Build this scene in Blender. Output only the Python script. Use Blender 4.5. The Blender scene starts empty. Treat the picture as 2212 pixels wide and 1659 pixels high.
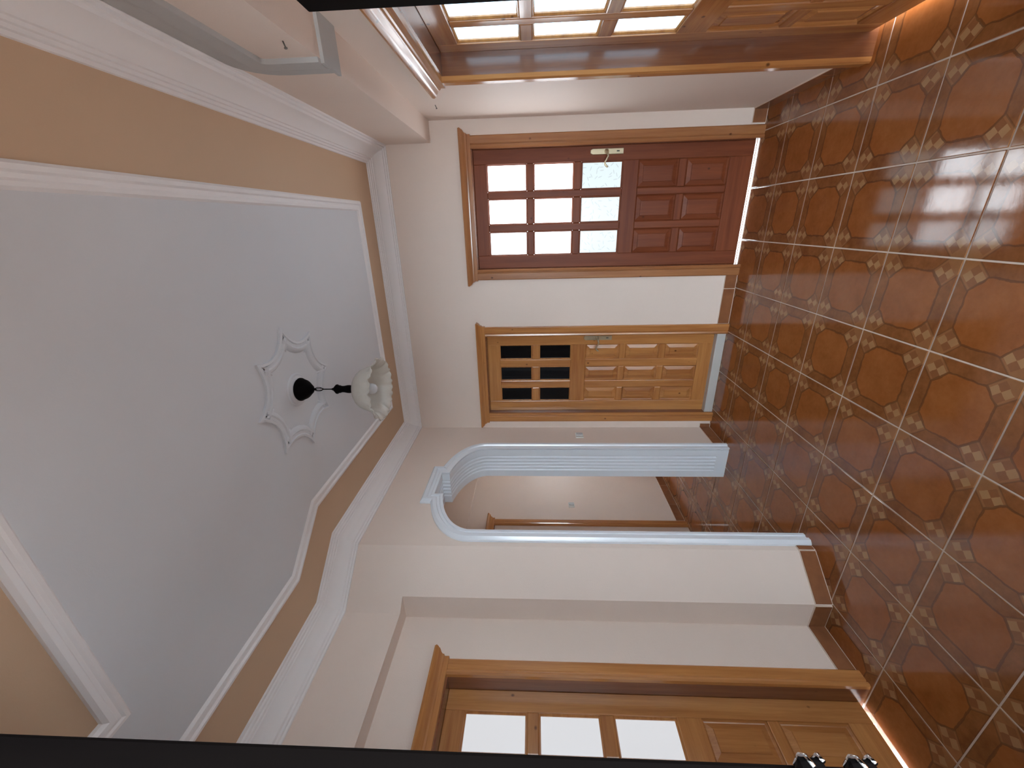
import bpy, bmesh, math, random
from mathutils import Vector, Matrix

random.seed(7)
SC = bpy.context.scene
COL = SC.collection
PI = math.pi

# ------------------------------------------------------------------ camera
CAM = Vector((1.6647, -3.1392, 1.5))
F_PX, PX, PY = 867.68, -17.88, 4.74            # focal length and principal point offset in pixels (2212 x 1659)
RX, RY, RZ = -0.0507, -0.4003, -0.006
def _rot():
    B = Matrix(((1, 0, 0), (0, 0, -1), (0, 1, 0)))
    cy, sy = math.cos(RY), math.sin(RY)
    cx, sx = math.cos(RX), math.sin(RX)
    cz, sz = math.cos(RZ), math.sin(RZ)
    Ry = Matrix(((cy, 0, -sy), (0, 1, 0), (sy, 0, cy)))
    Rx = Matrix(((1, 0, 0), (0, cx, -sx), (0, sx, cx)))
    Rz = Matrix(((cz, -sz, 0), (sz, cz, 0), (0, 0, 1)))
    return Rz @ Rx @ Ry @ B
MR = _rot()                                     # rows: right, down, forward of the upright view
r_, d_, f_ = Vector(MR[0]), Vector(MR[1]), Vector(MR[2])
cam = bpy.data.cameras.new('camera')
cam_o = bpy.data.objects.new('camera', cam)
COL.objects.link(cam_o)
rot = Matrix((d_, r_, -f_)).transposed()        # the phone was held sideways: world up points to the picture's left
cam_o.matrix_world = Matrix.Translation(CAM) @ rot.to_4x4()
cam.sensor_fit = 'HORIZONTAL'
cam.sensor_width = 36.0
cam.lens = F_PX * 36.0 / 2212.0
cam.shift_x = -PY / 2212.0
cam.shift_y = -PX / 2212.0
cam.clip_start = 0.02
SC.camera = cam_o
SC.cycles.max_bounces = 8

# ------------------------------------------------------------------ world, exposure
SC.view_settings.view_transform = 'Standard'
SC.view_settings.look = 'None'
SC.view_settings.gamma = 1.0
SC.view_settings.use_curve_mapping = False
SC.view_settings.exposure = 0.2
world = bpy.data.worlds.new('daylight')
SC.world = world
world.use_nodes = True
bg = world.node_tree.nodes['Background']
bg.inputs[0].default_value = (0.79, 0.91, 1.0, 1)
bg.inputs[1].default_value = 17.0
E_BRIGHT, E_PATT, E_RIGHT, E_LEFT = 8.0, 0.80, 3.6, 0.60

# ------------------------------------------------------------------ room dimensions (metres)
W = 2.303            # right wall
XB = 2.175           # face of the beam along the right wall
ZB = 2.195           # underside of that beam
ZC = 2.505           # bottom edge of the crown moulding
ZT = 2.615           # ceiling
XL = -0.21           # left wall above the niche
XN = -0.315          # back of the niche
YD = -1.415          # where the diagonal wall begins
YF = -2.935          # wall with the doorway the camera stands in
XH = 0.875           # right wall of the hall that runs off to the lower left
XC = -1.14           # far wall of the corridor behind the arch
S, GX, GY = 0.3328, 1.8408, -0.2705

# ------------------------------------------------------------------ node helpers / materials
MATS = {}
def newmat(name):
    m = bpy.data.materials.new(name)
    m.use_nodes = True
    MATS[name] = m
    nt = m.node_tree
    return m, nt, nt.nodes['Principled BSDF']
def nd(nt, typ, **kw):
    n = nt.nodes.new(typ)
    for k, v in kw.items():
        setattr(n, k, v)
    return n
def mth(nt, op, a, b=None, c=None):
    n = nd(nt, 'ShaderNodeMath', operation=op)
    for i, v in enumerate((a, b, c)):
        if v is None: continue
        if isinstance(v, (int, float)): n.inputs[i].default_value = v
        else: nt.links.new(v, n.inputs[i])
    return n.outputs[0]
def mixc(nt, f, a, b):
    n = nd(nt, 'ShaderNodeMix', data_type='RGBA')
    for s, v in ((n.inputs[0], f), (n.inputs[6], a), (n.inputs[7], b)):
        if isinstance(v, (int, float)): s.default_value = v
        elif isinstance(v, tuple): s.default_value = (*v, 1)
        else: nt.links.new(v, s)
    return n.outputs[2]
def noise(nt, vec, scale, detail=3.0, rough=0.55):
    n = nd(nt, 'ShaderNodeTexNoise')
    n.inputs['Scale'].default_value = scale
    n.inputs['Detail'].default_value = detail
    n.inputs['Roughness'].default_value = rough
    if vec is not None: nt.links.new(vec, n.inputs['Vector'])
    return n.outputs['Fac']
def bump(nt, bs, h, strength, dist=0.01):
    b = nd(nt, 'ShaderNodeBump')
    b.inputs['Strength'].default_value = strength
    b.inputs['Distance'].default_value = dist
    nt.links.new(h, b.inputs['Height'])
    nt.links.new(b.outputs[0], bs.inputs['Normal'])
def pos(nt):
    return nd(nt, 'ShaderNodeNewGeometry').outputs['Position']
def mapped(nt, vec, sc):
    m = nd(nt, 'ShaderNodeMapping')
    m.inputs['Scale'].default_value = sc
    nt.links.new(vec, m.inputs['Vector'])
    return m.outputs[0]

def plaster(name, col, rough=0.75, bstr=0.12, var=0.04, scale=160):
    m, nt, bs = newmat(name)
    p = pos(nt)
    n1 = noise(nt, p, 2.2, 3)
    n2 = noise(nt, p, scale, 2)
    c2 = tuple(max(0, c * (1 - var * 2)) for c in col)
    nt.links.new(mixc(nt, n1, c2, col), bs.inputs['Base Color'])
    bs.inputs['Roughness'].default_value = rough
    bs.inputs['Specular IOR Level'].default_value = 0.3
    bump(nt, bs, n2, bstr, 0.002)
    return m
plaster('wall_paint', (0.85, 0.715, 0.63), rough=0.6, bstr=0.25)
plaster('band_paint', (0.66, 0.46, 0.31), rough=0.7)
plaster('ceiling_white', (0.73, 0.74, 0.77), rough=0.8)
plaster('gypsum', (0.93, 0.90, 0.90), rough=0.65, bstr=0.06)
_a = plaster('arch_gloss', (0.84, 0.89, 0.95), rough=0.28, bstr=0.05, var=0.02).node_tree.nodes['Principled BSDF']
_a.inputs['Specular IOR Level'].default_value = 0.5; _a.inputs['Coat Weight'].default_value = 0.8; _a.inputs['Coat Roughness'].default_value = 0.2
plaster('raw_gypsum', (0.56, 0.55, 0.54), rough=0.8, bstr=0.3, var=0.12, scale=60)
plaster('mortar', (0.74, 0.60, 0.50), rough=0.85, bstr=0.3)
plaster('paving', (0.16, 0.16, 0.165), rough=0.8, var=0.1, scale=20)  # dark grey of the added outdoor slabs, keeps upward bounce low
plaster('marble', (0.62, 0.60, 0.57), rough=0.3, bstr=0.03, var=0.1, scale=30)

def wood(name, light, dark, horiz, rough=0.22, coat=0.3):
    m, nt, bs = newmat(name)
    p = pos(nt)
    sc = (1.3, 1.3, 26) if horiz else (26, 26, 1.3)
    sc2 = (9, 9, 160) if horiz else (160, 160, 9)
    g1 = noise(nt, mapped(nt, p, sc), 1.0, 4, 0.6)
    g2 = noise(nt, mapped(nt, p, sc2), 1.0, 2)
    oi = nd(nt, 'ShaderNodeObjectInfo').outputs['Random']
    f = mth(nt, 'ADD', mth(nt, 'MULTIPLY', g1, 1.8), mth(nt, 'MULTIPLY', g2, 0.45))
    f = mth(nt, 'ADD', f, mth(nt, 'MULTIPLY', oi, 0.3))
    f = mth(nt, 'SUBTRACT', f, 0.8)
    fc = nd(nt, 'ShaderNodeClamp'); nt.links.new(f, fc.inputs[0])
    c = mixc(nt, fc.outputs[0], light, dark)
    # knots
    v = nd(nt, 'ShaderNodeTexVoronoi'); v.inputs['Scale'].default_value = 1.0
    ksc = (7.5, 7.5, 10) if horiz else (10, 10, 7.5)
    nt.links.new(mapped(nt, p, ksc), v.inputs['Vector'])
    vc = nd(nt, 'ShaderNodeSeparateColor'); nt.links.new(v.outputs['Color'], vc.inputs[0])
    kn = nd(nt, 'ShaderNodeMapRange'); kn.inputs[1].default_value = 0.09; kn.inputs[2].default_value = 0.035
    nt.links.new(v.outputs['Distance'], kn.inputs[0])
    kn = mth(nt, 'MULTIPLY', kn.outputs[0], mth(nt, 'GREATER_THAN', vc.outputs[0], 0.55))
    c = mixc(nt, mth(nt, 'MULTIPLY', kn, 0.8), c, (0.06, 0.02, 0.008))
    nt.links.new(c, bs.inputs['Base Color'])
    bs.inputs['Roughness'].default_value = rough
    bs.inputs['Coat Weight'].default_value = coat
    bs.inputs['Coat Roughness'].default_value = 0.12
    bump(nt, bs, g2, 0.05, 0.002)
    return m
LT, DK = (0.60, 0.27, 0.085), (0.34, 0.12, 0.036)
wood('pine_upright', LT, DK, False)
wood('pine_level', LT, DK, True)
wood('red_pine_upright', (0.25, 0.070, 0.027), (0.14, 0.033, 0.014), False, 0.42, 0.0)
wood('red_pine_level', (0.25, 0.070, 0.027), (0.14, 0.033, 0.014), True, 0.42, 0.0)
wood('dull_pine_upright', (0.44, 0.19, 0.075), (0.26, 0.094, 0.036), False)
wood('dull_pine_level', (0.44, 0.19, 0.075), (0.26, 0.094, 0.036), True)
for _n in ('red_pine_upright', 'red_pine_level'): MATS[_n].node_tree.nodes['Principled BSDF'].inputs['Specular IOR Level'].default_value = 0.2
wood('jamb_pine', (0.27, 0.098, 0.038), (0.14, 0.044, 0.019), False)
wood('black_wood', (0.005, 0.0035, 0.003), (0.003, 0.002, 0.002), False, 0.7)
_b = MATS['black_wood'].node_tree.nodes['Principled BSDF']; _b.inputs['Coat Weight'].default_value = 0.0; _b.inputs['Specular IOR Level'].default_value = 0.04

def simple(name, col, rough, metal=0.0, spec=0.5):
    m, nt, bs = newmat(name)
    p = pos(nt)
    n = noise(nt, p, 40, 2)
    nt.links.new(mixc(nt, n, tuple(c * 0.9 for c in col), col), bs.inputs['Base Color'])
    bs.inputs['Roughness'].default_value = rough
    bs.inputs['Metallic'].default_value = metal
    bs.inputs['Specular IOR Level'].default_value = spec
    return m
simple('brass', (0.72, 0.62, 0.42), 0.28, 0.85)
simple('chrome', (0.8, 0.8, 0.8), 0.12, 1.0)
simple('black_iron', (0.004, 0.003, 0.003), 0.55, 0.0, 0.03)
simple('black_glass', (0.004, 0.004, 0.005), 0.06, 0.0, 0.25)  # near black stands in for unlit space behind the panes
simple('keyhole', (0.01, 0.01, 0.01), 0.5)
simple('switch_plastic', (0.76, 0.76, 0.72), 0.35)
simple('switch_grey', (0.60, 0.62, 0.62), 0.35)
simple('old_steel', (0.18, 0.15, 0.13), 0.5, 0.5)
simple('bulb_white', (0.72, 0.72, 0.74), 0.15)

def tile_mat():
    m, nt, bs = newmat('floor_tile')
    tc = nd(nt, 'ShaderNodeTexCoord').outputs['Object']
    sx = nd(nt, 'ShaderNodeSeparateXYZ'); nt.links.new(tc, sx.inputs[0])
    k = 1.0 / S
    ax = mth(nt, 'ABSOLUTE', mth(nt, 'MULTIPLY', sx.outputs[0], k))
    ay = mth(nt, 'ABSOLUTE', mth(nt, 'MULTIPLY', sx.outputs[1], k))
    # wobble so the printed stones look hand cut
    p = pos(nt)
    w1 = mth(nt, 'MULTIPLY', mth(nt, 'SUBTRACT', noise(nt, p, 20, 3), 0.5), 0.050)
    mx = mth(nt, 'ADD', mth(nt, 'MAXIMUM', ax, ay), w1)
    t = mth(nt, 'ADD', mth(nt, 'MULTIPLY', mth(nt, 'ADD', ax, ay), 0.70711), w1)
    u = mth(nt, 'MULTIPLY', mth(nt, 'SUBTRACT', ax, ay), 0.70711)
    A, B, H = 0.345, 0.385, 0.112
    oct_ = mth(nt, 'MAXIMUM', mth(nt, 'DIVIDE', mx, A), mth(nt, 'DIVIDE', t, B))
    inside = mth(nt, 'LESS_THAN', oct_, 1.0)
    lw = mth(nt, 'ADD', mth(nt, 'MULTIPLY', noise(nt, p, 14, 2), 0.05), 0.008)
    outl = mth(nt, 'LESS_THAN', mth(nt, 'ABSOLUTE', mth(nt, 'SUBTRACT', oct_, 1.0)), lw)
    au = mth(nt, 'ABSOLUTE', u)
    band = mth(nt, 'MULTIPLY', mth(nt, 'LESS_THAN', au, H), mth(nt, 'GREATER_THAN', t, B))
    bl = mth(nt, 'MULTIPLY', mth(nt, 'LESS_THAN', mth(nt, 'ABSOLUTE', mth(nt, 'SUBTRACT', au, H)), 0.008), mth(nt, 'GREATER_THAN', t, B))
    # 2 x 2 checker of small stones next to the octagon
    C = 0.084
    tt = mth(nt, 'DIVIDE', mth(nt, 'SUBTRACT', t, B + 0.012), C)
    uu = mth(nt, 'DIVIDE', u, C)
    inchk = mth(nt, 'MULTIPLY', mth(nt, 'MULTIPLY', mth(nt, 'GREATER_THAN', tt, 0), mth(nt, 'LESS_THAN', tt, 2)), mth(nt, 'LESS_THAN', mth(nt, 'ABSOLUTE', uu), 1.0))
    par = mth(nt, 'FLOORED_MODULO', mth(nt, 'ADD', mth(nt, 'FLOOR', tt), mth(nt, 'FLOOR', uu)), 2.0)
    light = mth(nt, 'MULTIPLY', inchk, mth(nt, 'LESS_THAN', par, 0.5))
    # base colours
    n1 = noise(nt, p, 9, 4, 0.65)
    n2 = noise(nt, p, 45, 3, 0.6)
    n1 = mth(nt, 'ADD', mth(nt, 'MULTIPLY', n1, 0.7), mth(nt, 'MULTIPLY', n2, 0.3))
    cr = nd(nt, 'ShaderNodeMapRange')
    cr.inputs[1].default_value = 0.3; cr.inputs[2].default_value = 0.7
    nt.links.new(n1, cr.inputs[0])
    c_oct = mixc(nt, cr.outputs[0], (0.245, 0.070, 0.016), (0.36, 0.122, 0.034))
    c_out = mixc(nt, cr.outputs[0], (0.165, 0.049, 0.014), (0.31, 0.116, 0.038))
    c = mixc(nt, inside, c_out, c_oct)
    c = mixc(nt, mth(nt, 'MULTIPLY', band, 0.35), c, (0.40, 0.20, 0.085))
    c = mixc(nt, mth(nt, 'MULTIPLY', inchk, 0.5), c, (0.20, 0.065, 0.025))
    c = mixc(nt, mth(nt, 'MULTIPLY', light, mth(nt, 'ADD', 0.22, mth(nt, 'MULTIPLY', noise(nt, p, 7, 2), 0.7))), c, (0.50, 0.28, 0.13))
    c = mixc(nt, mth(nt, 'MULTIPLY', mth(nt, 'MAXIMUM', outl, mth(nt, 'MULTIPLY', bl, 0.7)), 0.6), c, (0.085, 0.032, 0.014))
    nt.links.new(c, bs.inputs['Base Color'])
    rr = mth(nt, 'ADD', 0.045, mth(nt, 'MULTIPLY', n2, 0.09))
    nt.links.new(rr, bs.inputs['Roughness'])
    bs.inputs['Specular IOR Level'].default_value = 0.75
    bump(nt, bs, n2, 0.04, 0.002)
    return m
tile_mat()
m, nt, bs = newmat('skirting_tile')
n1 = noise(nt, pos(nt), 12, 4)
nt.links.new(mixc(nt, n1, (0.16, 0.055, 0.026), (0.36, 0.15, 0.065)), bs.inputs['Base Color'])
bs.inputs['Roughness'].default_value = 0.2

def pane_mat(name, strength, tint, pattern, bands=False):
    """frosted glass with daylight behind it"""
    m, nt, bs = newmat(name)
    bs.inputs['Base Color'].default_value = (0.22, 0.24, 0.25, 1)
    bs.inputs['Roughness'].default_value = 0.15
    col = nd(nt, 'ShaderNodeRGB'); col.outputs[0].default_value = (*tint, 1)
    c = col.outputs[0]
    if pattern:
        p = mapped(nt, pos(nt), (26, 26, 26))
        sp = nd(nt, 'ShaderNodeSeparateXYZ'); nt.links.new(p, sp.inputs[0])
        cb = nd(nt, 'ShaderNodeCombineXYZ')
        nt.links.new(mth(nt, 'ADD', sp.outputs[0], sp.outputs[1]), cb.inputs[0]); nt.links.new(sp.outputs[2], cb.inputs[1])
        v = nd(nt, 'ShaderNodeTexVoronoi', voronoi_dimensions='2D'); v.inputs['Scale'].default_value = 1.0
        nt.links.new(cb.outputs[0], v.inputs['Vector'])
        sub = nd(nt, 'ShaderNodeVectorMath', operation='SUBTRACT')
        nt.links.new(cb.outputs[0], sub.inputs[0]); nt.links.new(v.outputs['Position'], sub.inputs[1])
        sc = nd(nt, 'ShaderNodeSeparateColor'); nt.links.new(v.outputs['Color'], sc.inputs[0])
        vr = nd(nt, 'ShaderNodeVectorRotate', rotation_type='Z_AXIS')
        nt.links.new(sub.outputs[0], vr.inputs['Vector']); nt.links.new(mth(nt, 'MULTIPLY', sc.outputs[0], 6.28), vr.inputs['Angle'])
        s2 = nd(nt, 'ShaderNodeSeparateXYZ'); nt.links.new(vr.outputs[0], s2.inputs[0])
        q = mth(nt, 'ADD', mth(nt, 'POWER', mth(nt, 'MULTIPLY', mth(nt, 'ABSOLUTE', s2.outputs[0]), 14), 2.0), mth(nt, 'POWER', mth(nt, 'MULTIPLY', mth(nt, 'ABSOLUTE', s2.outputs[1]), 2.6), 2.0))
        leaf = mth(nt, 'LESS_THAN', q, 1.0)
        c = mixc(nt, mth(nt, 'MULTIPLY', leaf, 0.5), c, tuple(t * 0.5 for t in tint))
    nt.links.new(c, bs.inputs['Emission Color'])
    bs.inputs['Emission Strength'].default_value = strength
    return m
pane_mat('pane_bright', E_BRIGHT, (0.88, 0.94, 1.0), True)
pane_mat('pane_mid', E_BRIGHT * 0.5, (0.84, 0.93, 1.0), True)
pane_mat('pane_pattern', E_PATT, (0.78, 0.90, 0.93), True)
pane_mat('pane_sky', E_RIGHT, (0.50, 0.78, 1.0), False)
pane_mat('pane_grey', E_LEFT, (0.90, 0.90, 0.93), False)

m, nt, bs = newmat('shade_glass')
n1 = noise(nt, pos(nt), 30, 4)
nt.links.new(mixc(nt, n1, (0.60, 0.545, 0.47), (0.80, 0.77, 0.73)), bs.inputs['Base Color'])
bs.inputs['Roughness'].default_value = 0.25
tr = nd(nt, 'ShaderNodeBsdfTranslucent'); tr.inputs[0].default_value = (0.85, 0.82, 0.75, 1)
mx = nd(nt, 'ShaderNodeMixShader'); mx.inputs[0].default_value = 0.35
nt.links.new(bs.outputs[0], mx.inputs[1]); nt.links.new(tr.outputs[0], mx.inputs[2])
nt.links.new(mx.outputs[0], nt.nodes['Material Output'].inputs[0])

# ------------------------------------------------------------------ object helpers
def tag(o, label=None, cat=None, group=None, kind=None):
    if label: o['label'] = label
    if cat: o['category'] = cat
    if group: o['group'] = group
    if kind: o['kind'] = kind
    return o
def empty(name, loc=(0, 0, 0), rz=0.0):
    o = bpy.data.objects.new(name, None)
    o.empty_display_size = 0.1
    o.location = loc; o.rotation_euler = (0, 0, rz)
    COL.objects.link(o)
    return o
def link(name, bm, mat, parent=None, smooth=False, loc=None):
    me = bpy.data.meshes.new(name)
    bmesh.ops.recalc_face_normals(bm, faces=bm.faces[:])
    bm.to_mesh(me); bm.free()
    me.materials.append(MATS[mat])
    if smooth:
        for f in me.polygons: f.use_smooth = True
    o = bpy.data.objects.new(name, me)
    COL.objects.link(o)
    if parent is not None: o.parent = parent
    if loc is not None: o.location = loc
    return o
def bevel(o, w=0.003, seg=2):
    b = o.modifiers.new('bevel', 'BEVEL'); b.width = w; b.segments = seg; b.limit_method = 'ANGLE'; b.angle_limit = math.radians(40)
    return o
def autosmooth(o, ang=35):
    me = o.data
    for f in me.polygons: f.use_smooth = True
    me.set_sharp_from_angle(angle=math.radians(ang))
    return o
def box(bm, x0, x1, y0, y1, z0, z1):
    v = [bm.verts.new(c) for c in ((x0, y0, z0), (x1, y0, z0), (x1, y1, z0), (x0, y1, z0), (x0, y0, z1), (x1, y0, z1), (x1, y1, z1), (x0, y1, z1))]
    for f in ((0, 3, 2, 1), (4, 5, 6, 7), (0, 1, 5, 4), (1, 2, 6, 5), (2, 3, 7, 6), (3, 0, 4, 7)):
        bm.faces.new([v[i] for i in f])
def boxo(name, b, mat, parent=None, bev=0.0):
    bm = bmesh.new(); box(bm, *b)
    o = link(name, bm, mat, parent)
    if bev: bevel(o, bev)
    return o
def rings(bm, rs, close_ring=True, cap=True):
    """loft a list of vertex rings"""
    R = [[bm.verts.new(c) for c in r] for r in rs]
    n = len(R[0])
    for a, b in zip(R[:-1], R[1:]):
        for i in range(n if close_ring else n - 1):
            j = (i + 1) % n
            bm.faces.new((a[i], a[j], b[j], b[i]))
    if cap:
        bm.faces.new(R[0][::-1]); bm.faces.new(R[-1])
    return R
def prism(bm, poly, z0, z1):
    rings(bm, [[(x, y, z0) for x, y in poly], [(x, y, z1) for x, y in poly]])
def lathe(bm, prof, n=32, cx=0, cy=0, cap=False):
    rs = [[(cx + r * math.cos(2 * PI * i / n), cy + r * math.sin(2 * PI * i / n), z) for i in range(n)] for r, z in prof]
    rings(bm, rs, True, cap)
def tube(bm, pts, rad, n=10, cap=True):
    pts = [Vector(p) for p in pts]
    rads = rad if isinstance(rad, (list, tuple)) else [rad] * len(pts)
    rs = []; prev = None
    for i, p in enumerate(pts):
        t = (pts[min(i + 1, len(pts) - 1)] - pts[max(i - 1, 0)]).normalized()
        if prev is None:
            a = Vector((0, 0, 1)) if abs(t.z) < 0.9 else Vector((1, 0, 0))
            u = t.cross(a).normalized()
        else:
            u = (prev - t * prev.dot(t)).normalized()
        prev = u; v = t.cross(u)
        rs.append([tuple(p + (u * math.cos(2 * PI * k / n) + v * math.sin(2 * PI * k / n)) * rads[i]) for k in range(n)])
    rings(bm, rs, True, cap)
def miter(path, closed):
    """per vertex offset vectors to the left of the direction of travel"""
    n = len(path); out = []
    for i in range(n):
        p = Vector(path[i])
        a = Vector(path[(i - 1) % n]) if closed or i > 0 else None
        b = Vector(path[(i + 1) % n]) if closed or i < n - 1 else None
        d1 = (p - a).normalized() if a is not None else None
        d2 = (b - p).normalized() if b is not None else None
        if d1 is None: d1 = d2
        if d2 is None: d2 = d1
        n1 = Vector((-d1.y, d1.x)); n2 = Vector((-d2.y, d2.x))
        s = n1 + n2
        out.append(s / max(0.25, s.dot(n1)))
    return out
def sweep(bm, path, prof, closed, to3):
    """prof: list of (offset, height); to3(p2, h) -> 3D point"""
    mt = miter(path, closed)
    rs = [[to3(Vector(path[i]) + mt[i] * o, h) for o, h in prof] for i in range(len(path))]
    R = [[bm.verts.new(c) for c in r] for r in rs]
    n = len(prof); L = len(R)
    for i in range(L if closed else L - 1):
        a, b = R[i], R[(i + 1) % L]
        for k in range(n):
            q = (k + 1) % n
            bm.faces.new((a[k], a[q], b[q], b[k]))
    if not closed:
        bm.faces.new(R[0][::-1]); bm.faces.new(R[-1])
def holed(bm, u0, u1, z0, z1, holes, to3, t):
    """slab with rectangular holes; to3(u, depth, z); t = thickness"""
    us = sorted({u0, u1, *[h[0] for h in holes], *[h[1] for h in holes]})
    zs = sorted({z0, z1, *[h[2] for h in holes], *[h[3] for h in holes]})
    us = [u for u in us if u0 <= u <= u1]; zs = [z for z in zs if z0 <= z <= z1]
    def solid(i, j):
        if i < 0 or j < 0 or i >= len(us) - 1 or j >= len(zs) - 1: return False
        uc, zc = (us[i] + us[i + 1]) / 2, (zs[j] + zs[j + 1]) / 2
        return not any(h[0] < uc < h[1] and h[2] < zc < h[3] for h in holes)
    cache = {}
    def V(i, d, j):
        k = (i, d, j)
        if k not in cache: cache[k] = bm.verts.new(to3(us[i], d * t, zs[j]))
        return cache[k]
    for i in range(len(us) - 1):
        for j in range(len(zs) - 1):
            if not solid(i, j): continue
            bm.faces.new((V(i, 0, j), V(i + 1, 0, j), V(i + 1, 0, j + 1), V(i, 0, j + 1)))
            bm.faces.new((V(i, 1, j), V(i, 1, j + 1), V(i + 1, 1, j + 1), V(i + 1, 1, j)))
            if not solid(i - 1, j): bm.faces.new((V(i, 0, j), V(i, 0, j + 1), V(i, 1, j + 1), V(i, 1, j)))
            if not solid(i + 1, j): bm.faces.new((V(i + 1, 0, j), V(i + 1, 1, j), V(i + 1, 1, j + 1), V(i + 1, 0, j + 1)))
            if not solid(i, j - 1): bm.faces.new((V(i, 0, j), V(i, 1, j), V(i + 1, 1, j), V(i + 1, 0, j)))
            if not solid(i, j + 1): bm.faces.new((V(i, 0, j + 1), V(i + 1, 0, j + 1), V(i + 1, 1, j + 1), V(i, 1, j + 1)))

# ------------------------------------------------------------------ the floor and its tiles
fl = boxo('floor', (-1.4, 2.6, -4.3, 2.3, -0.12, -0.0025), 'mortar')
tag(fl, 'floor of glossy brown octagon-print tiles with pale mortar joints', 'floor', kind='structure')
h = S / 2 - 0.0031
bm = bmesh.new()
rings(bm, [[(-h, -h, -0.008), (h, -h, -0.008), (h, h, -0.008), (-h, h, -0.008)],
           [(-h, -h, -0.0015), (h, -h, -0.0015), (h, h, -0.0015), (-h, h, -0.0015)],
           [(-h + .002, -h + .002, 0), (h - .002, -h + .002, 0), (h - .002, h - .002, 0), (-h + .002, h - .002, 0)]])
tile0 = link('tile', bm, 'floor_tile', fl)
tile0.location = (GX - S / 2, GY - S / 2, 0)
for i in range(-2, 10):
    for j in range(-8, 12):
        x, y = GX - S / 2 - i * S, GY - S / 2 - j * S
        if (i, j) == (0, 0): continue
        if x < -0.62 and (y < -1.75 or y > 2.1): continue
        if x > -0.15 and y > 0.35: continue
        if y > 2.1 or x < -1.3: continue
        if x > 1.1 and y < -3.45: continue
        t = tile0.copy(); t.location = (x, y, 0); t.rotation_euler.z = 0
        COL.objects.link(t)

gr = boxo('ground', (-1.4, 6.0, -14.0, -4.301, -0.14, -0.02), 'paving')  # unseen, added to block world light from below the horizon
boxo('porch_roof', (-0.6, 4.0, -5.9, YF - 0.18, 2.25, 2.40), 'paving')  # added overhead slab, keeps high sky light off the near floor
tag(bpy.data.objects['porch_roof'], 'porch roof slab outside the doorway behind the viewer', 'roof', kind='structure')
tag(gr, 'dark paving outside the doorway behind the viewer', 'ground', kind='structure')

# ------------------------------------------------------------------ walls
def D(x0, x1, ztop=1.94): return (x0, x1, -1.0, ztop)
bm = bmesh.new()
holed(bm, 0, W, 0, ZT, [(1.322, 2.152, 0, 1.94), (0.125, 0.845, 0, 1.91)], lambda u, d, z: (u, d, z), 0.16)
tag(link('wall_back', bm, 'wall_paint'), 'cream end wall holding the bright glass door and the dark-paned door', 'wall', kind='structure')

bm = bmesh.new()
YR0, YR1 = -1.61, -0.835
holed(bm, YF, 0.16, 0, ZT, [(YR0, YR1, 0, 1.945)], lambda u, d, z: (W + d, u, z), 0.2)
tag(link('wall_right', bm, 'wall_paint'), 'cream wall along the top of the picture with the sky-lit glazed door', 'wall', kind='structure')

beam = boxo('beam_right', (XB, W, YF, 0, ZB, ZT), 'wall_paint')
tag(beam, 'cream boxed ceiling beam running along the wall above the sky-lit door', 'beam', kind='structure')

# arch contour, in (y, z) on the plane x = 0
AC, AZ = -0.845, 1.88
def ell(y, a, b):
    q = 1 - ((y - AC) / a) ** 2
    return AZ + b * math.sqrt(max(0, q))
def contour(off):
    """opening outline grown by off: from the far jamb's foot over the top to the near jamb's foot"""
    a, b = 0.462 + off, 0.245 + off
    n0, n1, nz = AC + 0.122 + off, AC - 0.128 - off, 2.172 + off * 0.85
    pts = [(AC + a, 0.0), (AC + a, 0.5), (AC + a, 1.0), (AC + a, 1.5)]
    th1 = math.acos((n0 - AC) / a)
    for k in range(15):
        th = th1 * k / 14
        pts.append((AC + a * math.cos(th), AZ + b * math.sin(th)))
    pts += [(n0, nz), (n1, nz)]
    th2 = math.acos((n1 - AC) / a)
    for k in range(15):
        th = th2 + (PI - th2) * k / 14
        pts.append((AC + a * math.cos(th), AZ + b * math.sin(th)))
    pts += [(AC - a, 1.5), (AC - a, 1.0), (AC - a, 0.5), (AC - a, 0.0)]
    return pts
LT_X = -0.245
cn = contour(0.012)
bm = bmesh.new()
for x0, x1 in ((LT_X, 0.0),):
    box(bm, x0, x1, cn[0][0], 2.2, 0, ZT)
    box(bm, x0, x1, YD, cn[-1][0], 0, ZT)
top = [p for p in cn if p[1] >= AZ - 1e-6]
for (ya, za), (yb, zb) in zip(top[:-1], top[1:]):
    if abs(ya - yb) < 1e-6:
        continue
    rings(bm, [[(0.0, ya, za), (0.0, yb, zb), (0.0, yb, ZT), (0.0, ya, ZT)], [(LT_X, ya, za), (LT_X, yb, zb), (LT_X, yb, ZT), (LT_X, ya, ZT)]])
tag(link('wall_left', bm, 'wall_paint'), 'cream wall pierced by the white plaster arch', 'wall', kind='structure')

YNF = -1.617
bm = bmesh.new()
prism(bm, [(0, YD), (-0.160, YNF), (-0.45, YNF), (-0.45, YD)], 0, 2.212)
prism(bm, [(0, YD), (XL, -1.68), (XL, -2.90), (-0.45, -2.90), (-0.45, YD)], 2.212, ZT)
box(bm, -0.45, XL, -4.3, -2.90, 0, ZT)
tag(link('wall_corner', bm, 'wall_paint'), 'cream diagonal wall and lintel beside the recessed pine door', 'wall', kind='structure')
bm = bmesh.new()
YL0, YL1 = -2.70, -1.905
holed(bm, -2.90, YNF, 0, 2.212, [(YL0, YL1, 0, 1.945)], lambda u, d, z: (XN - d, u, z), 0.16)
tag(link('wall_niche', bm, 'wall_paint'), 'cream back of the shallow niche around the lower-left pine door', 'wall', kind='structure')
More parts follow.
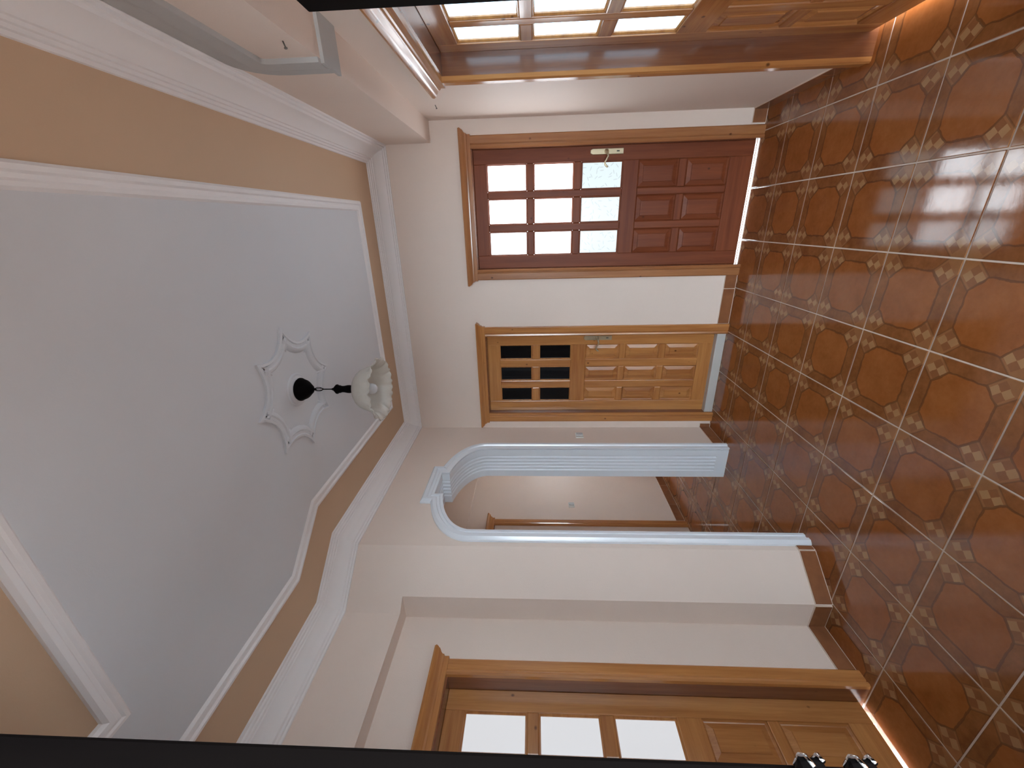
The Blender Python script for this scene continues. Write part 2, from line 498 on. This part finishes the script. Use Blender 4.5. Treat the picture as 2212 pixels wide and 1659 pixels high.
# corridor behind the arch
bm = bmesh.new()
box(bm, XC - 0.15, XC, -1.6, 2.2, 0, ZT)
box(bm, XC, XC + 0.022, -1.6, 2.2, 2.185, ZT)
tag(link('wall_corridor', bm, 'wall_paint'), 'tan corridor wall seen through the white arch', 'wall', kind='structure')
boxo('wall_corridor_end', (XC, -0.45, -1.75, -1.6, 0, ZT), 'wall_paint')
tag(bpy.data.objects['wall_corridor_end'], 'cream end wall of the corridor behind the arch', 'wall', kind='structure')
bm = bmesh.new()
holed(bm, XC - 0.15, LT_X, 0, ZT, [(-1.0, -0.4, 1.0, 1.45)], lambda u, d, z: (u, 2.2 + d, z), 0.12)  # unseen opening, added and sized to light the corridor
tag(link('wall_corridor_far', bm, 'wall_paint'), 'hidden far end of the corridor with a window opening', 'wall', kind='structure')
# wall with the doorway the picture was taken from
bm = bmesh.new()
DX0, DX1 = 1.20, 2.04
holed(bm, XH, W + 0.2, 0, ZT, [(DX0, DX1, 0, 2.12)], lambda u, d, z: (u, YF - d, z), 0.17)
box(bm, XH, XH + 0.12, -4.3, YF - 0.17, 0, ZT)
box(bm, -0.45, XH + 0.12, -4.42, -4.3, 0, ZT)  # unseen hall end, closed off to hold back daylight from there
tag(link('wall_front', bm, 'wall_paint'), 'cream wall around the doorway the picture was taken from', 'wall', kind='structure')

# ------------------------------------------------------------------ ceiling, crown moulding, panel
ce = boxo('ceiling', (-1.4, 2.6, -4.3, 2.3, ZT, ZT + 0.12), 'band_paint')
tag(ce, 'ceiling with a tan border around a large white panel', 'ceiling', kind='structure')
ROOM = [(XB, YF), (XB, 0), (0, 0), (0, YD), (XL, -1.68), (XL, -4.28), (XH, -4.28), (XH, YF)]
def inset(path, d):
    mt = miter(path, True)
    return [tuple(Vector(p) + m_ * d) for p, m_ in zip(path, mt)]
PANEL = inset(ROOM, 0.36)
bm = bmesh.new()
prism(bm, inset(ROOM, 0.365), ZT - 0.006, ZT + 0.001)
link('panel', bm, 'ceiling_white', ce)
prof = [(0.0, ZC), (0.010, ZC), (0.013, ZC + 0.008), (0.022, ZC + 0.010), (0.025, ZC + 0.018), (0.034, ZC + 0.022), (0.040, ZC + 0.036),
        (0.050, ZC + 0.050), (0.064, ZC + 0.064), (0.080, ZC + 0.074), (0.086, ZC + 0.076), (0.088, ZC + 0.083), (0.097, ZC + 0.085), (0.099, ZC + 0.092),
        (0.108, ZC + 0.094), (0.110, ZC + 0.102), (0.120, ZC + 0.103), (0.122, ZT + 0.0005), (0.0, ZT + 0.0005)]
bm = bmesh.new()
sweep(bm, ROOM, prof, True, lambda p, hh: (p.x, p.y, hh))
tag(autosmooth(link('trim_1', bm, 'gypsum'), 25), 'white ribbed crown moulding around the top of the walls', 'crown moulding', kind='structure')
prof = [(0.0, ZT + 0.0005), (0.0, ZT - 0.012), (0.008, ZT - 0.020), (0.020, ZT - 0.022), (0.026, ZT - 0.014), (0.036, ZT - 0.013), (0.042, ZT - 0.017), (0.052, ZT - 0.016), (0.060, ZT - 0.006), (0.060, ZT + 0.0005)]
bm = bmesh.new()
sweep(bm, PANEL, prof, True, lambda p, hh: (p.x, p.y, hh))
tag(autosmooth(link('trim_2', bm, 'gypsum'), 25), 'thin white moulding framing the white ceiling panel', 'ceiling moulding', kind='structure')

# raw plaster strip around the beam
bm = bmesh.new()
def strip(path, prof, to3):
    sweep(bm, path, prof, False, to3)
# outline on the beam face in (y, z): from the soffit up, rounded, then along under the crown
sp = [(-1.475, ZB), (-1.475, 2.36)]
for k in range(1, 7):
    a = PI / 2 * k / 6
    sp.append((-1.475 - 0.085 * (1 - math.cos(a)), 2.36 + 0.094 * math.sin(a)))
sp += [(-2.2, 2.454), (YF + .002, 2.454)]
pr = [(-0.075, 0.0), (-0.072, 0.014), (-0.02, 0.016), (0.0, 0.012), (0.048, 0.010), (0.052, 0.0)]
sweep(bm, sp, [(-o, hh) for o, hh in pr], False, lambda p, hh: (XB - hh, p.x, min(p.y, ZC)))
box(bm, XB - 0.012, W, -1.53, -1.402, ZB - 0.012, ZB)
tag(link('trim_3', bm, 'raw_gypsum'), 'grey unpainted plaster strip wrapped around the ceiling beam', 'plaster strip', kind='structure')

# ------------------------------------------------------------------ plaster arch
arch = empty('trim_4', (0, AC, 0))
tag(arch, 'white plaster arch with fluted inner face and square keystone', 'arch', kind='structure')
c0 = contour(0.0)
bm = bmesh.new()
flip = [(-y, z) for y, z in c0]
# architrave on the room side: stepped, grows outward from the opening
pr = [(0.004, 0.0), (-0.004, 0.012), (-0.004, 0.020), (0.014, 0.022), (0.018, 0.016), (0.034, 0.018), (0.040, 0.028), (0.060, 0.030), (0.068, 0.022), (0.076, 0.012), (0.076, 0.0)]
sweep(bm, flip, pr, False, lambda p, hh: (hh, -p.x - AC, p.y))
o = autosmooth(link('architrave', bm, 'arch_gloss', arch), 30)
bm = bmesh.new()
# lining of the opening with five flutes
def lining(path, flutes):
    pf = [(0.012, LT_X), (0.012, 0.0), (0.0, 0.0), (0.0, -0.048)]
    if flutes:
        for k in range(5):
            c = -0.060 - 0.030 * k
            pf += [(0.0, c + 0.0095), (0.0062, c + 0.0045), (0.0075, c - 0.001), (0.004, c - 0.006), (0.0, c - 0.0095)]
    pf += [(0.0, -0.195), (0.0, LT_X)]
    sweep(bm, path, pf, False, lambda p, hh: (hh, -p.x - AC, p.y))
lo, hi_ = 0.085, len(flip)
body = [(flip[0][0], lo)] + flip[1:-1] + [(flip[-1][0], lo)]
lining(body, True)
for y in (flip[0][0], flip[-1][0]):
    s = 1 if y > 0.9 else -1
    lining([(y, 0.0), (y, lo)] if y == flip[0][0] else [(y, lo), (y, 0.0)], False)
autosmooth(link('fluted_lining', bm, 'arch_gloss', arch), 30)

# ------------------------------------------------------------------ skirting tiles
def skirting(name, a, b, side, label, joints=()):
    """run from a to b (plan points); side = unit normal into the room"""
    a, b = Vector(a), Vector(b)
    n = Vector(side); L = (b - a).length; d = (b - a).normalized()
    bm = bmesh.new()
    def slab(u0, u1, t, z0, z1):
        p, q = a + d * u0, a + d * u1
        rings(bm, [[(p.x, p.y, z0), (q.x, q.y, z0), (q.x + n.x * t, q.y + n.y * t, z0), (p.x + n.x * t, p.y + n.y * t, z0)],
                   [(p.x, p.y, z1), (q.x, q.y, z1), (q.x + n.x * t, q.y + n.y * t, z1), (p.x + n.x * t, p.y + n.y * t, z1)]])
    slab(0, L, 0.0065, 0, 0.086)
    base = link(name, bm, 'mortar')
    tag(base, label, 'skirting', kind='structure')
    cuts = [0.0] + sorted(j for j in joints if 0.02 < j < L - 0.02) + [L]
    for u0, u1 in zip(cuts[:-1], cuts[1:]):
        bm = bmesh.new()
        slab(u0 + 0.0025, u1 - 0.0025, 0.0095, 0.005, 0.0835)
        link('tile', bm, 'skirting_tile', base)
skirting('baseboard_back', (0.905, 0), (1.270, 0), (0, -1), 'brown skirting tiles between the two doors of the end wall', (0.265,))
skirting('baseboard_back_right', (2.218, 0), (W, 0), (0, -1), 'short dark skirting tile in the corner right of the bright glass door')
skirting('baseboard_back_left', (0.0, 0), (0.040, 0), (0, -1), 'tiny skirting tile in the corner left of the dark-paned door')
skirting('baseboard_left', (0, 0), (0, -0.31), (1, 0), 'brown skirting tile between the corner and the arch', (0.27,))
skirting('baseboard_left_near', (0, -1.385), (0, YD), (1, 0), 'sliver of skirting tile just left of the arch')
dn = Vector((0.265, -0.21)).normalized()
skirting('baseboard_corner', (0, YD), (-0.160, YNF), (dn.x, dn.y), 'brown skirting tile along the diagonal wall')
skirting('baseboard_niche_side', (-0.165, YNF), (XN, YNF), (0, -1), 'dark skirting tile on the side of the niche')
skirting('baseboard_niche', (XN, YNF), (XN, -1.846), (1, 0), 'brown skirting tile between niche corner and lower-left pine door')
skirting('baseboard_right', (W, 0), (W, -0.782), (-1, 0), 'dark skirting tiles below the wall beside the sky-lit door', (0.02, 0.35, 0.64))
skirting('baseboard_corridor', (XC, 2.1), (XC, 0.14), (1, 0), 'brown skirting tiles along the corridor wall behind the arch', [2.1 - (GY + S * k) for k in range(0, 8)])

# ------------------------------------------------------------------ pine doors
def extrude_profile(bm, prof, p0, p1, ax):
    """prof (a, b) extruded along axis; ax in 'x','z'"""
    if ax == 'z':
        rings(bm, [[(a, b, p0) for a, b in prof], [(a, b, p1) for a, b in prof]])
    else:
        rings(bm, [[(p0, b, a) for a, b in prof], [(p1, b, a) for a, b in prof]])
CASING = [(0, 0.0), (0, -0.016), (0.006, -0.020), (0.046, -0.020), (0.052, -0.015), (0.057, -0.022), (0.068, -0.025), (0.076, -0.019), (0.078, 0.0)]
def make_door(name, label, loc, rz, x0, x1, ztop, depth, z0, z1, cols, rows_glass, rows_panel, pane_fn, wv, wh, head_top=0.075, sill=False, wall_t=0.16, jm='jamb_pine', cv='pine_upright', ch='pine_level'):
    """local x along the wall, y into the wall, room on the -y side; x0..x1 is the clear opening, leaf fills it"""
    D_ = empty(name, loc, rz)
    tag(D_, label, 'door', kind='structure')
    cw = 0.078
    for s in (0, 1):
        bm = bmesh.new()
        xs = x0 if s == 0 else x1
        pf = [((xs - cw + a) if s == 0 else (xs + cw - a), b) for a, b in CASING]
        extrude_profile(bm, pf, 0.0, ztop + 0.004, 'z')
        autosmooth(link('casing', bm, cv, D_), 25)
    # head casing and its flared cornice
    bm = bmesh.new()
    a, b = x0 - cw, x1 + cw
    lv = [(0.0, 0.006, 0.027), (0.022, 0.006, 0.027), (0.026, 0.012, 0.032), (0.034, 0.013, 0.033), (0.040, 0.018, 0.037), (0.048, 0.030, 0.048), (0.052, 0.031, 0.052), (0.058, 0.036, 0.056), (0.066, 0.040, 0.060), (head_top, 0.036, 0.058)]
    rings(bm, [[(a - oh, -dp, ztop + zz), (b + oh, -dp, ztop + zz), (b + oh, 0.0, ztop + zz), (a - oh, 0.0, ztop + zz)] for zz, oh, dp in lv])
    autosmooth(link('head_cornice', bm, ch, D_), 25)
    # jamb lining
    jt, jd = 0.022, wall_t
    boxo('jamb', (x0 - jt, x0, -0.002, jd, 0, ztop), jm, D_)
    boxo('jamb', (x1, x1 + jt, -0.002, jd, 0, ztop), jm, D_)
    boxo('head_jamb', (x0 - jt, x1 + jt, -0.002, jd, ztop - 0.006, ztop + 0.016), jm, D_)
    # leaf: stiles and rails as the leaf's own mesh
    y0, y1 = depth, depth + 0.038
    zt = ztop - 0.006
    c0, c1 = cols[0][0], cols[-1][1]
    bm = bmesh.new()
    box(bm, x0, c0, y0, y1, z0, zt)
    box(bm, c1, x1, y0, y1, z0, zt)
    leaf = bevel(link('door_leaf', bm, wv, D_), 0.003)
    spans = [(rows_glass[0][0], zt), (rows_panel[0][0], rows_glass[-1][1]), (z0, rows_panel[-1][1])]
    for za, zb in spans:
        boxo('rail', (c0, c1, y0, y1, za, zb), wh, leaf, 0.003)
    for rows in (rows_glass, rows_panel):
        for (xa, xb), (xc, xd) in zip(cols[:-1], cols[1:]):
            boxo('muntin', (xb, xc, y0 + 0.0015, y1, rows[-1][1], rows[0][0]), wv, leaf, 0.005)
        for (za, zb), (zc, zd) in zip(rows[:-1], rows[1:]):
            for xa, xb in cols:
                boxo('muntin', (xa, xb, y0 + 0.0015, y1, zc, zb), wh, leaf, 0.005)
    # glazing
    for r, (za, zb) in enumerate(rows_glass):
        for c, (xa, xb) in enumerate(cols):
            boxo('pane', (xa, xb, y0 + 0.017, y0 + 0.022, zb, za), pane_fn(r, c), leaf)
            bm = bmesh.new()
            rect = [(xa, zb), (xb, zb), (xb, za), (xa, za)]
            sweep(bm, rect, [(0.0, y0 + 0.006), (0.003, y0 + 0.006), (0.008, y0 + 0.012), (0.008, y0 + 0.017), (0.0, y0 + 0.017)], True, lambda p, hh: (p.x, hh, p.y))
            link('glazing_bead', bm, wh, leaf)
    # raised and fielded panels
    for r, (za, zb) in enumerate(rows_panel):
        for c, (xa, xb) in enumerate(cols):
            bm = bmesh.new()
            def rect(i, y): return [(xa + i, y, zb + i), (xb - i, y, zb + i), (xb - i, y, za - i), (xa + i, y, za - i)]
            rings(bm, [rect(0, y1 - 0.006), rect(0, y0 + 0.009), rect(0.006, y0 + 0.015), rect(0.010, y0 + 0.017), rect(0.036, y0 + 0.009), rect(0.038, y0 + 0.005), rect(0.044, y0 + 0.0045)])
            link('panel', bm, wv, leaf)
    if sill:
        boxo('sill', (x0, x1, 0.0, jd, 0.0, 0.068), 'marble', D_, 0.004)
    return D_
def handle(D_, x, zc, y, sgn):
    """lock plate with lever; sgn = direction the lever points along x"""
    w, zt, zb = 0.018, zc + 0.112, zc - 0.110
    bm = bmesh.new()
    poly = [(-w, zb), (w, zb), (w, zt - 0.014), (w * 0.55, zt), (-w * 0.55, zt), (-w, zt - 0.014)]
    rings(bm, [[(x + a, y + 0.002, z) for a, z in poly], [(x + a, y - 0.005, z) for a, z in poly], [(x + a * 0.86, y - 0.008, zc + (z - zc) * 0.985) for a, z in poly]])
    pl = link('lock_plate', bm, 'brass', D_)
    bm = bmesh.new()
    pts = [(0, -0.004, 0), (0, -0.03, 0), (0.004, -0.043, 0), (0.016, -0.048, -0.001), (0.034, -0.048, -0.006), (0.052, -0.047, 0.004), (0.068, -0.047, 0.014), (0.082, -0.047, 0.012), (0.094, -0.047, 0.002), (0.098, -0.046, -0.008)]
    tube(bm, [(x + sgn * a, y + b, zc + 0.004 + c) for a, b, c in pts], [0.009, 0.008, 0.008, 0.0075, 0.006, 0.0055, 0.006, 0.0065, 0.0065, 0.005], 10)
    autosmooth(link('lever', bm, 'brass', pl), 50)
    bm = bmesh.new()
    lathe(bm, [(0.0, -0.002), (0.0145, -0.002), (0.0145, 0.004), (0.011, 0.009), (0.0, 0.009)], 20)
    bmesh.ops.rotate(bm, verts=bm.verts[:], cent=(0, 0, 0), matrix=Matrix.Rotation(PI / 2, 3, 'X'))
    bmesh.ops.translate(bm, verts=bm.verts[:], vec=(x, y - 0.008, zc + 0.004))
    link('rosette', bm, 'brass', pl, True)
    boxo('keyhole', (x - 0.0035, x + 0.0035, y - 0.0088, y - 0.002, zc - 0.083, zc - 0.064), 'keyhole', pl)
    return pl

# bright glass door in the end wall
def pf1(r, c): return 'pane_pattern' if r == 2 else ('pane_mid' if c == 0 else 'pane_bright')
d1 = make_door('door_1', 'reddish pine door with nine bright frosted panes in the end wall', (1.74, 0, 0), 0, 1.345 - 1.74, 2.130 - 1.74, 1.922, 0.038, 0.020, 1.91,
               [(1.436 - 1.74, 1.602 - 1.74), (1.651 - 1.74, 1.821 - 1.74), (1.867 - 1.74, 2.039 - 1.74)],
               [(1.826, 1.546), (1.497, 1.218), (1.165, 0.882)], [(0.777, 0.503), (0.452, 0.170)], pf1, 'red_pine_upright', 'red_pine_level', cv='dull_pine_upright', ch='dull_pine_level')
handle(d1, 2.094 - 1.74, 0.998, 0.038, -1)
# dark-paned door in the end wall
d2 = make_door('door_2', 'honey pine door with six black panes in the end wall', (0.484, 0, 0), 0, 0.145 - 0.484, 0.825 - 0.484, 1.892, 0.050, 0.052, 1.88,
               [(0.233 - 0.484, 0.357 - 0.484), (0.421 - 0.484, 0.545 - 0.484), (0.610 - 0.484, 0.735 - 0.484)],
               [(1.787, 1.519), (1.460, 1.197)], [(1.080, 0.807), (0.757, 0.490), (0.439, 0.172)], lambda r, c: 'black_glass', 'pine_upright', 'pine_level', head_top=0.07, sill=True)
handle(d2, 0.790 - 0.484, 0.986, 0.050, -1)
# sky-lit door in the right wall (top of the picture)
yc = -1.222
cols = [(0.857 + 0.080, 1.094), (1.146, 1.302), (1.354, 1.510)]
d3 = make_door('door_3', 'pine door with pale blue sky-lit panes at the top edge of the picture', (W, yc, 0), -PI / 2, 0.857 + yc, 1.588 + yc, 1.926, 0.085, 0.034, 1.91,
               [(a + yc, b + yc) for a, b in cols], [(1.828, 1.553), (1.499, 1.221), (1.162, 0.890)], [(0.765, 0.468), (0.420, 0.150)],
               lambda r, c: 'pane_sky', 'pine_upright', 'pine_level', wall_t=0.2)
# recessed door in the niche (bottom of the picture)
yc4 = -2.302
d4 = make_door('door_4', 'honey pine door with white panes in the niche at the lower edge', (XN, yc4, 0), PI / 2, -2.678 - yc4, -1.927 - yc4, 1.926, 0.085, 0.022, 1.91,
               [(-2.592 - yc4, -2.430 - yc4), (-2.382 - yc4, -2.224 - yc4), (-2.176 - yc4, -2.016 - yc4)],
               [(1.830, 1.543), (1.489, 1.212), (1.152, 0.872)], [(0.762, 0.480), (0.428, 0.132)],
               lambda r, c: 'pane_grey', 'pine_upright', 'pine_level')
# door on the corridor wall, only its frame shows beside the arch
d6 = make_door('door_5', 'dark pine door frame on the corridor wall glimpsed through the arch', (XC, -0.34, 0), PI / 2, -0.39, 0.39, 1.912, 0.06, 0.02, 1.9,
               [(-0.30, -0.13), (-0.085, 0.085), (0.13, 0.30)], [(1.82, 1.545), (1.495, 1.215), (1.165, 0.88)], [(0.775, 0.5), (0.45, 0.17)],
               lambda r, c: 'black_glass', 'pine_upright', 'pine_level', wall_t=0.10)

# ------------------------------------------------------------------ dark doorway around the camera
dw = empty('door_6', (1.61, YF, 0))
tag(dw, 'nearly black door frame and open leaf edging the picture', 'door', kind='structure')
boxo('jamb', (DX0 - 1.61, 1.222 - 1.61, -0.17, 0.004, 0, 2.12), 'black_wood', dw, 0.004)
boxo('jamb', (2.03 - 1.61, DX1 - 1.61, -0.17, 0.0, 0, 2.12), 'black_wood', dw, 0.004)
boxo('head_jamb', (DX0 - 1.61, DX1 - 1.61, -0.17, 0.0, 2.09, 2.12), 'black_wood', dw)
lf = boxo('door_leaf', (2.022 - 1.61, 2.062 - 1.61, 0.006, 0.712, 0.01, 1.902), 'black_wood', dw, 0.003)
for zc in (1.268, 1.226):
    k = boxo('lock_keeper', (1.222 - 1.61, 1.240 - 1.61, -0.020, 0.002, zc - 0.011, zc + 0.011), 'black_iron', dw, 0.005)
    bm = bmesh.new()
    tube(bm, [(1.222 - 1.61, 0.003, zc + 0.006), (1.236 - 1.61, 0.003, zc + 0.006), (1.241 - 1.61, 0.0, zc + 0.004), (1.242 - 1.61, -0.008, zc + 0.002)], 0.0022, 8)
    tube(bm, [(1.232 - 1.61, 0.003, zc - 0.007), (1.240 - 1.61, 0.002, zc - 0.007), (1.242 - 1.61, -0.004, zc - 0.008)], 0.002, 8)
    link('keeper_rim', bm, 'chrome', k, True)

# ------------------------------------------------------------------ pendant lamp and medallion
LX, LY = 0.972, -1.452
ZP = ZT - 0.006
star = []
for v in range(8):
    a0, a1 = math.radians(v * 45 - 4), math.radians((v + 1) * 45 - 4)
    p0, p1 = Vector((math.cos(a0), math.sin(a0))) * 0.300, Vector((math.cos(a1), math.sin(a1))) * 0.300
    for k in range(8):
        t = k / 8
        q = p0.lerp(p1, t)
        q -= ((p0 + p1) * 0.5).normalized() * (4 * t * (1 - t) * 0.055)
        star.append((q.x, q.y))
md = empty('ceiling_medallion', (LX, LY, ZP))
tag(md, 'low white plaster star medallion on the ceiling above the pendant lamp', 'medallion')
bm = bmesh.new()
sweep(bm, star, [(0.0, 0.001), (0.0, -0.010), (0.010, -0.013), (0.014, -0.008), (0.026, -0.008), (0.032, -0.013), (0.040, -0.012), (0.050, -0.005), (0.054, 0.001)], True, lambda p, hh: (p.x, p.y, hh))
autosmooth(link('star_moulding', bm, 'ceiling_white', md), 30)
bm = bmesh.new()
lathe(bm, [(0.078, 0.001), (0.076, -0.006), (0.070, -0.008), (0.066, -0.005), (0.060, -0.010), (0.054, -0.012), (0.0, -0.012)], 40)
link('centre_disc', bm, 'ceiling_white', md, True)

lamp = empty('pendant_lamp', (LX, LY, 2.21))
tag(lamp, 'pendant lamp with frilled marbled glass shade on a black turned stem', 'lamp')
zr = lambda z: z - 2.21
bm = bmesh.new()
zc = ZP - 0.012
lathe(bm, [(0.0, zr(zc)), (0.050, zr(zc)), (0.054, zr(zc - 0.005)), (0.054, zr(zc - 0.011)), (0.050, zr(zc - 0.018)), (0.0475, zr(zc - 0.024)), (0.044, zr(zc - 0.033)), (0.038, zr(zc - 0.042)), (0.031, zr(zc - 0.049)), (0.027, zr(zc - 0.053)), (0.019, zr(zc - 0.062)), (0.009, zr(zc - 0.068)), (0.0, zr(zc - 0.069))], 32)
link('canopy', bm, 'black_iron', lamp, True)
za = zc - 0.062
bm = bmesh.new(); tube(bm, [(0, 0, zr(za)), (0, 0, zr(za - 0.018))], 0.0042, 8)
link('hook', bm, 'black_iron', lamp, True)
def link_ring(zm, rx, rz, ang):
    bm = bmesh.new()
    n = 24
    pts = []
    for k in range(n):
        a = 2 * PI * k / n
        pts.append(Vector((rx * math.cos(a) * math.cos(ang), rx * math.cos(a) * math.sin(ang), zr(zm) + rz * math.sin(a))))
    R = []
    for k in range(n):
        t = (pts[(k + 1) % n] - pts[k - 1]).normalized()
        u = Vector((-math.sin(ang), math.cos(ang), 0)); v = t.cross(u)
        R.append([bm.verts.new(pts[k] + (u * math.cos(2 * PI * j / 6) + v * math.sin(2 * PI * j / 6)) * 0.0015) for j in range(6)])
    for k in range(n):
        for j in range(6):
            bm.faces.new((R[k][j], R[k][(j + 1) % 6], R[(k + 1) % n][(j + 1) % 6], R[(k + 1) % n][j]))
    link('chain_link', bm, 'black_iron', lamp, True)
link_ring(za - 0.030, 0.0085, 0.0200, math.radians(24))
link_ring(za - 0.034, 0.0070, 0.0190, math.radians(70))
bm = bmesh.new(); tube(bm, [(0, 0, zr(za - 0.048)), (0, 0, zr(2.436))], 0.0028, 8)
link('rod', bm, 'black_iron', lamp, True)
bm = bmesh.new()
lathe(bm, [(0.0, zr(2.444)), (0.004, zr(2.442)), (0.008, zr(2.433)), (0.014, zr(2.427)), (0.022, zr(2.419)), (0.0225, zr(2.414)), (0.018, zr(2.409)), (0.0185, zr(2.403)), (0.015, zr(2.393)), (0.0155, zr(2.382)), (0.0185, zr(2.366)), (0.019, zr(2.356)), (0.0165, zr(2.347)), (0.020, zr(2.341)), (0.026, zr(2.334)), (0.026, zr(2.330)), (0.0, zr(2.330))], 28)
link('stem', bm, 'black_iron', lamp, True)
# frilled shade: outer and inner skins
bm = bmesh.new()
NS = 112
prof = [(0.022, 2.334), (0.040, 2.331), (0.060, 2.323), (0.077, 2.311), (0.089, 2.297), (0.097, 2.281), (0.103, 2.265), (0.108, 2.249), (0.113, 2.236), (0.121, 2.225), (0.132, 2.215), (0.144, 2.207)]
def shade_ring(r, z, w, dr):
    out = []
    for k in range(NS):
        a = 2 * PI * k / NS
        ruff = math.cos(14 * a) * 0.0055 * w + math.cos(42 * a) * 0.0012 * w
        rr = r - dr + ruff
        zz = z - 2.21 + (math.cos(28 * a + 0.6) * 0.0035 + math.cos(14 * a) * 0.002) * w
        out.append((rr * math.cos(a), rr * math.sin(a), zz))
    return out
R = [shade_ring(r, z, max(0, (i - 6) / 5) ** 1.5, 0) for i, (r, z) in enumerate(prof)]
R += [shade_ring(r, z - 0.0005, max(0, (i - 6) / 5) ** 1.5, 0.004) for i, (r, z) in reversed(list(enumerate(prof)))]
rings(bm, R, True, False)
link('shade', bm, 'shade_glass', lamp, True)
bm = bmesh.new()
lathe(bm, [(0.0, zr(2.226)), (0.011, zr(2.228)), (0.020, zr(2.235)), (0.0255, zr(2.247)), (0.026, zr(2.256)), (0.023, zr(2.269)), (0.017, zr(2.284)), (0.013, zr(2.294)), (0.013, zr(2.330)), (0.0, zr(2.331))], 24)
link('bulb', bm, 'bulb_white', lamp, True)

# ------------------------------------------------------------------ switches and nails
def switch(name, label, loc, rz):
    s = empty(name, loc, rz)
    tag(s, label, 'switch', 'wall switches')
    boxo('plate', (-0.040, 0.040, -0.007, 0.0, -0.032, 0.032), 'switch_plastic', s, 0.003)
    boxo('rocker', (-0.010, 0.030, -0.014, -0.006, -0.026, 0.026), 'switch_grey', s, 0.002)
    return s
switch('light_switch', 'small white light switch between the corner and the arch', (0.0, -0.150, 1.126), PI / 2)
switch('light_switch', 'small pale switch on the corridor wall seen through the arch', (XC, 0.375, 1.113), PI / 2)
def nail(loc, label, d):
    bm = bmesh.new()
    v = Vector(d)
    tube(bm, [(0, 0, 0), (-0.018, v.y, v.z)], 0.0022, 8)
    tube(bm, [(-0.018, v.y, v.z), (-0.020, v.y * 1.05, v.z * 1.05)], 0.005, 10)
    o = link('nail', bm, 'old_steel', None, True, loc)
    tag(o, label, 'nail', 'nails in the wall and beam')
nail((W, -0.372, 2.065), 'small steel nail in the wall beside the sky-lit door', (0, -0.006, -0.008))
nail((XB, -1.675, 2.236), 'small steel nail in the face of the ceiling beam', (0, -0.006, -0.008))
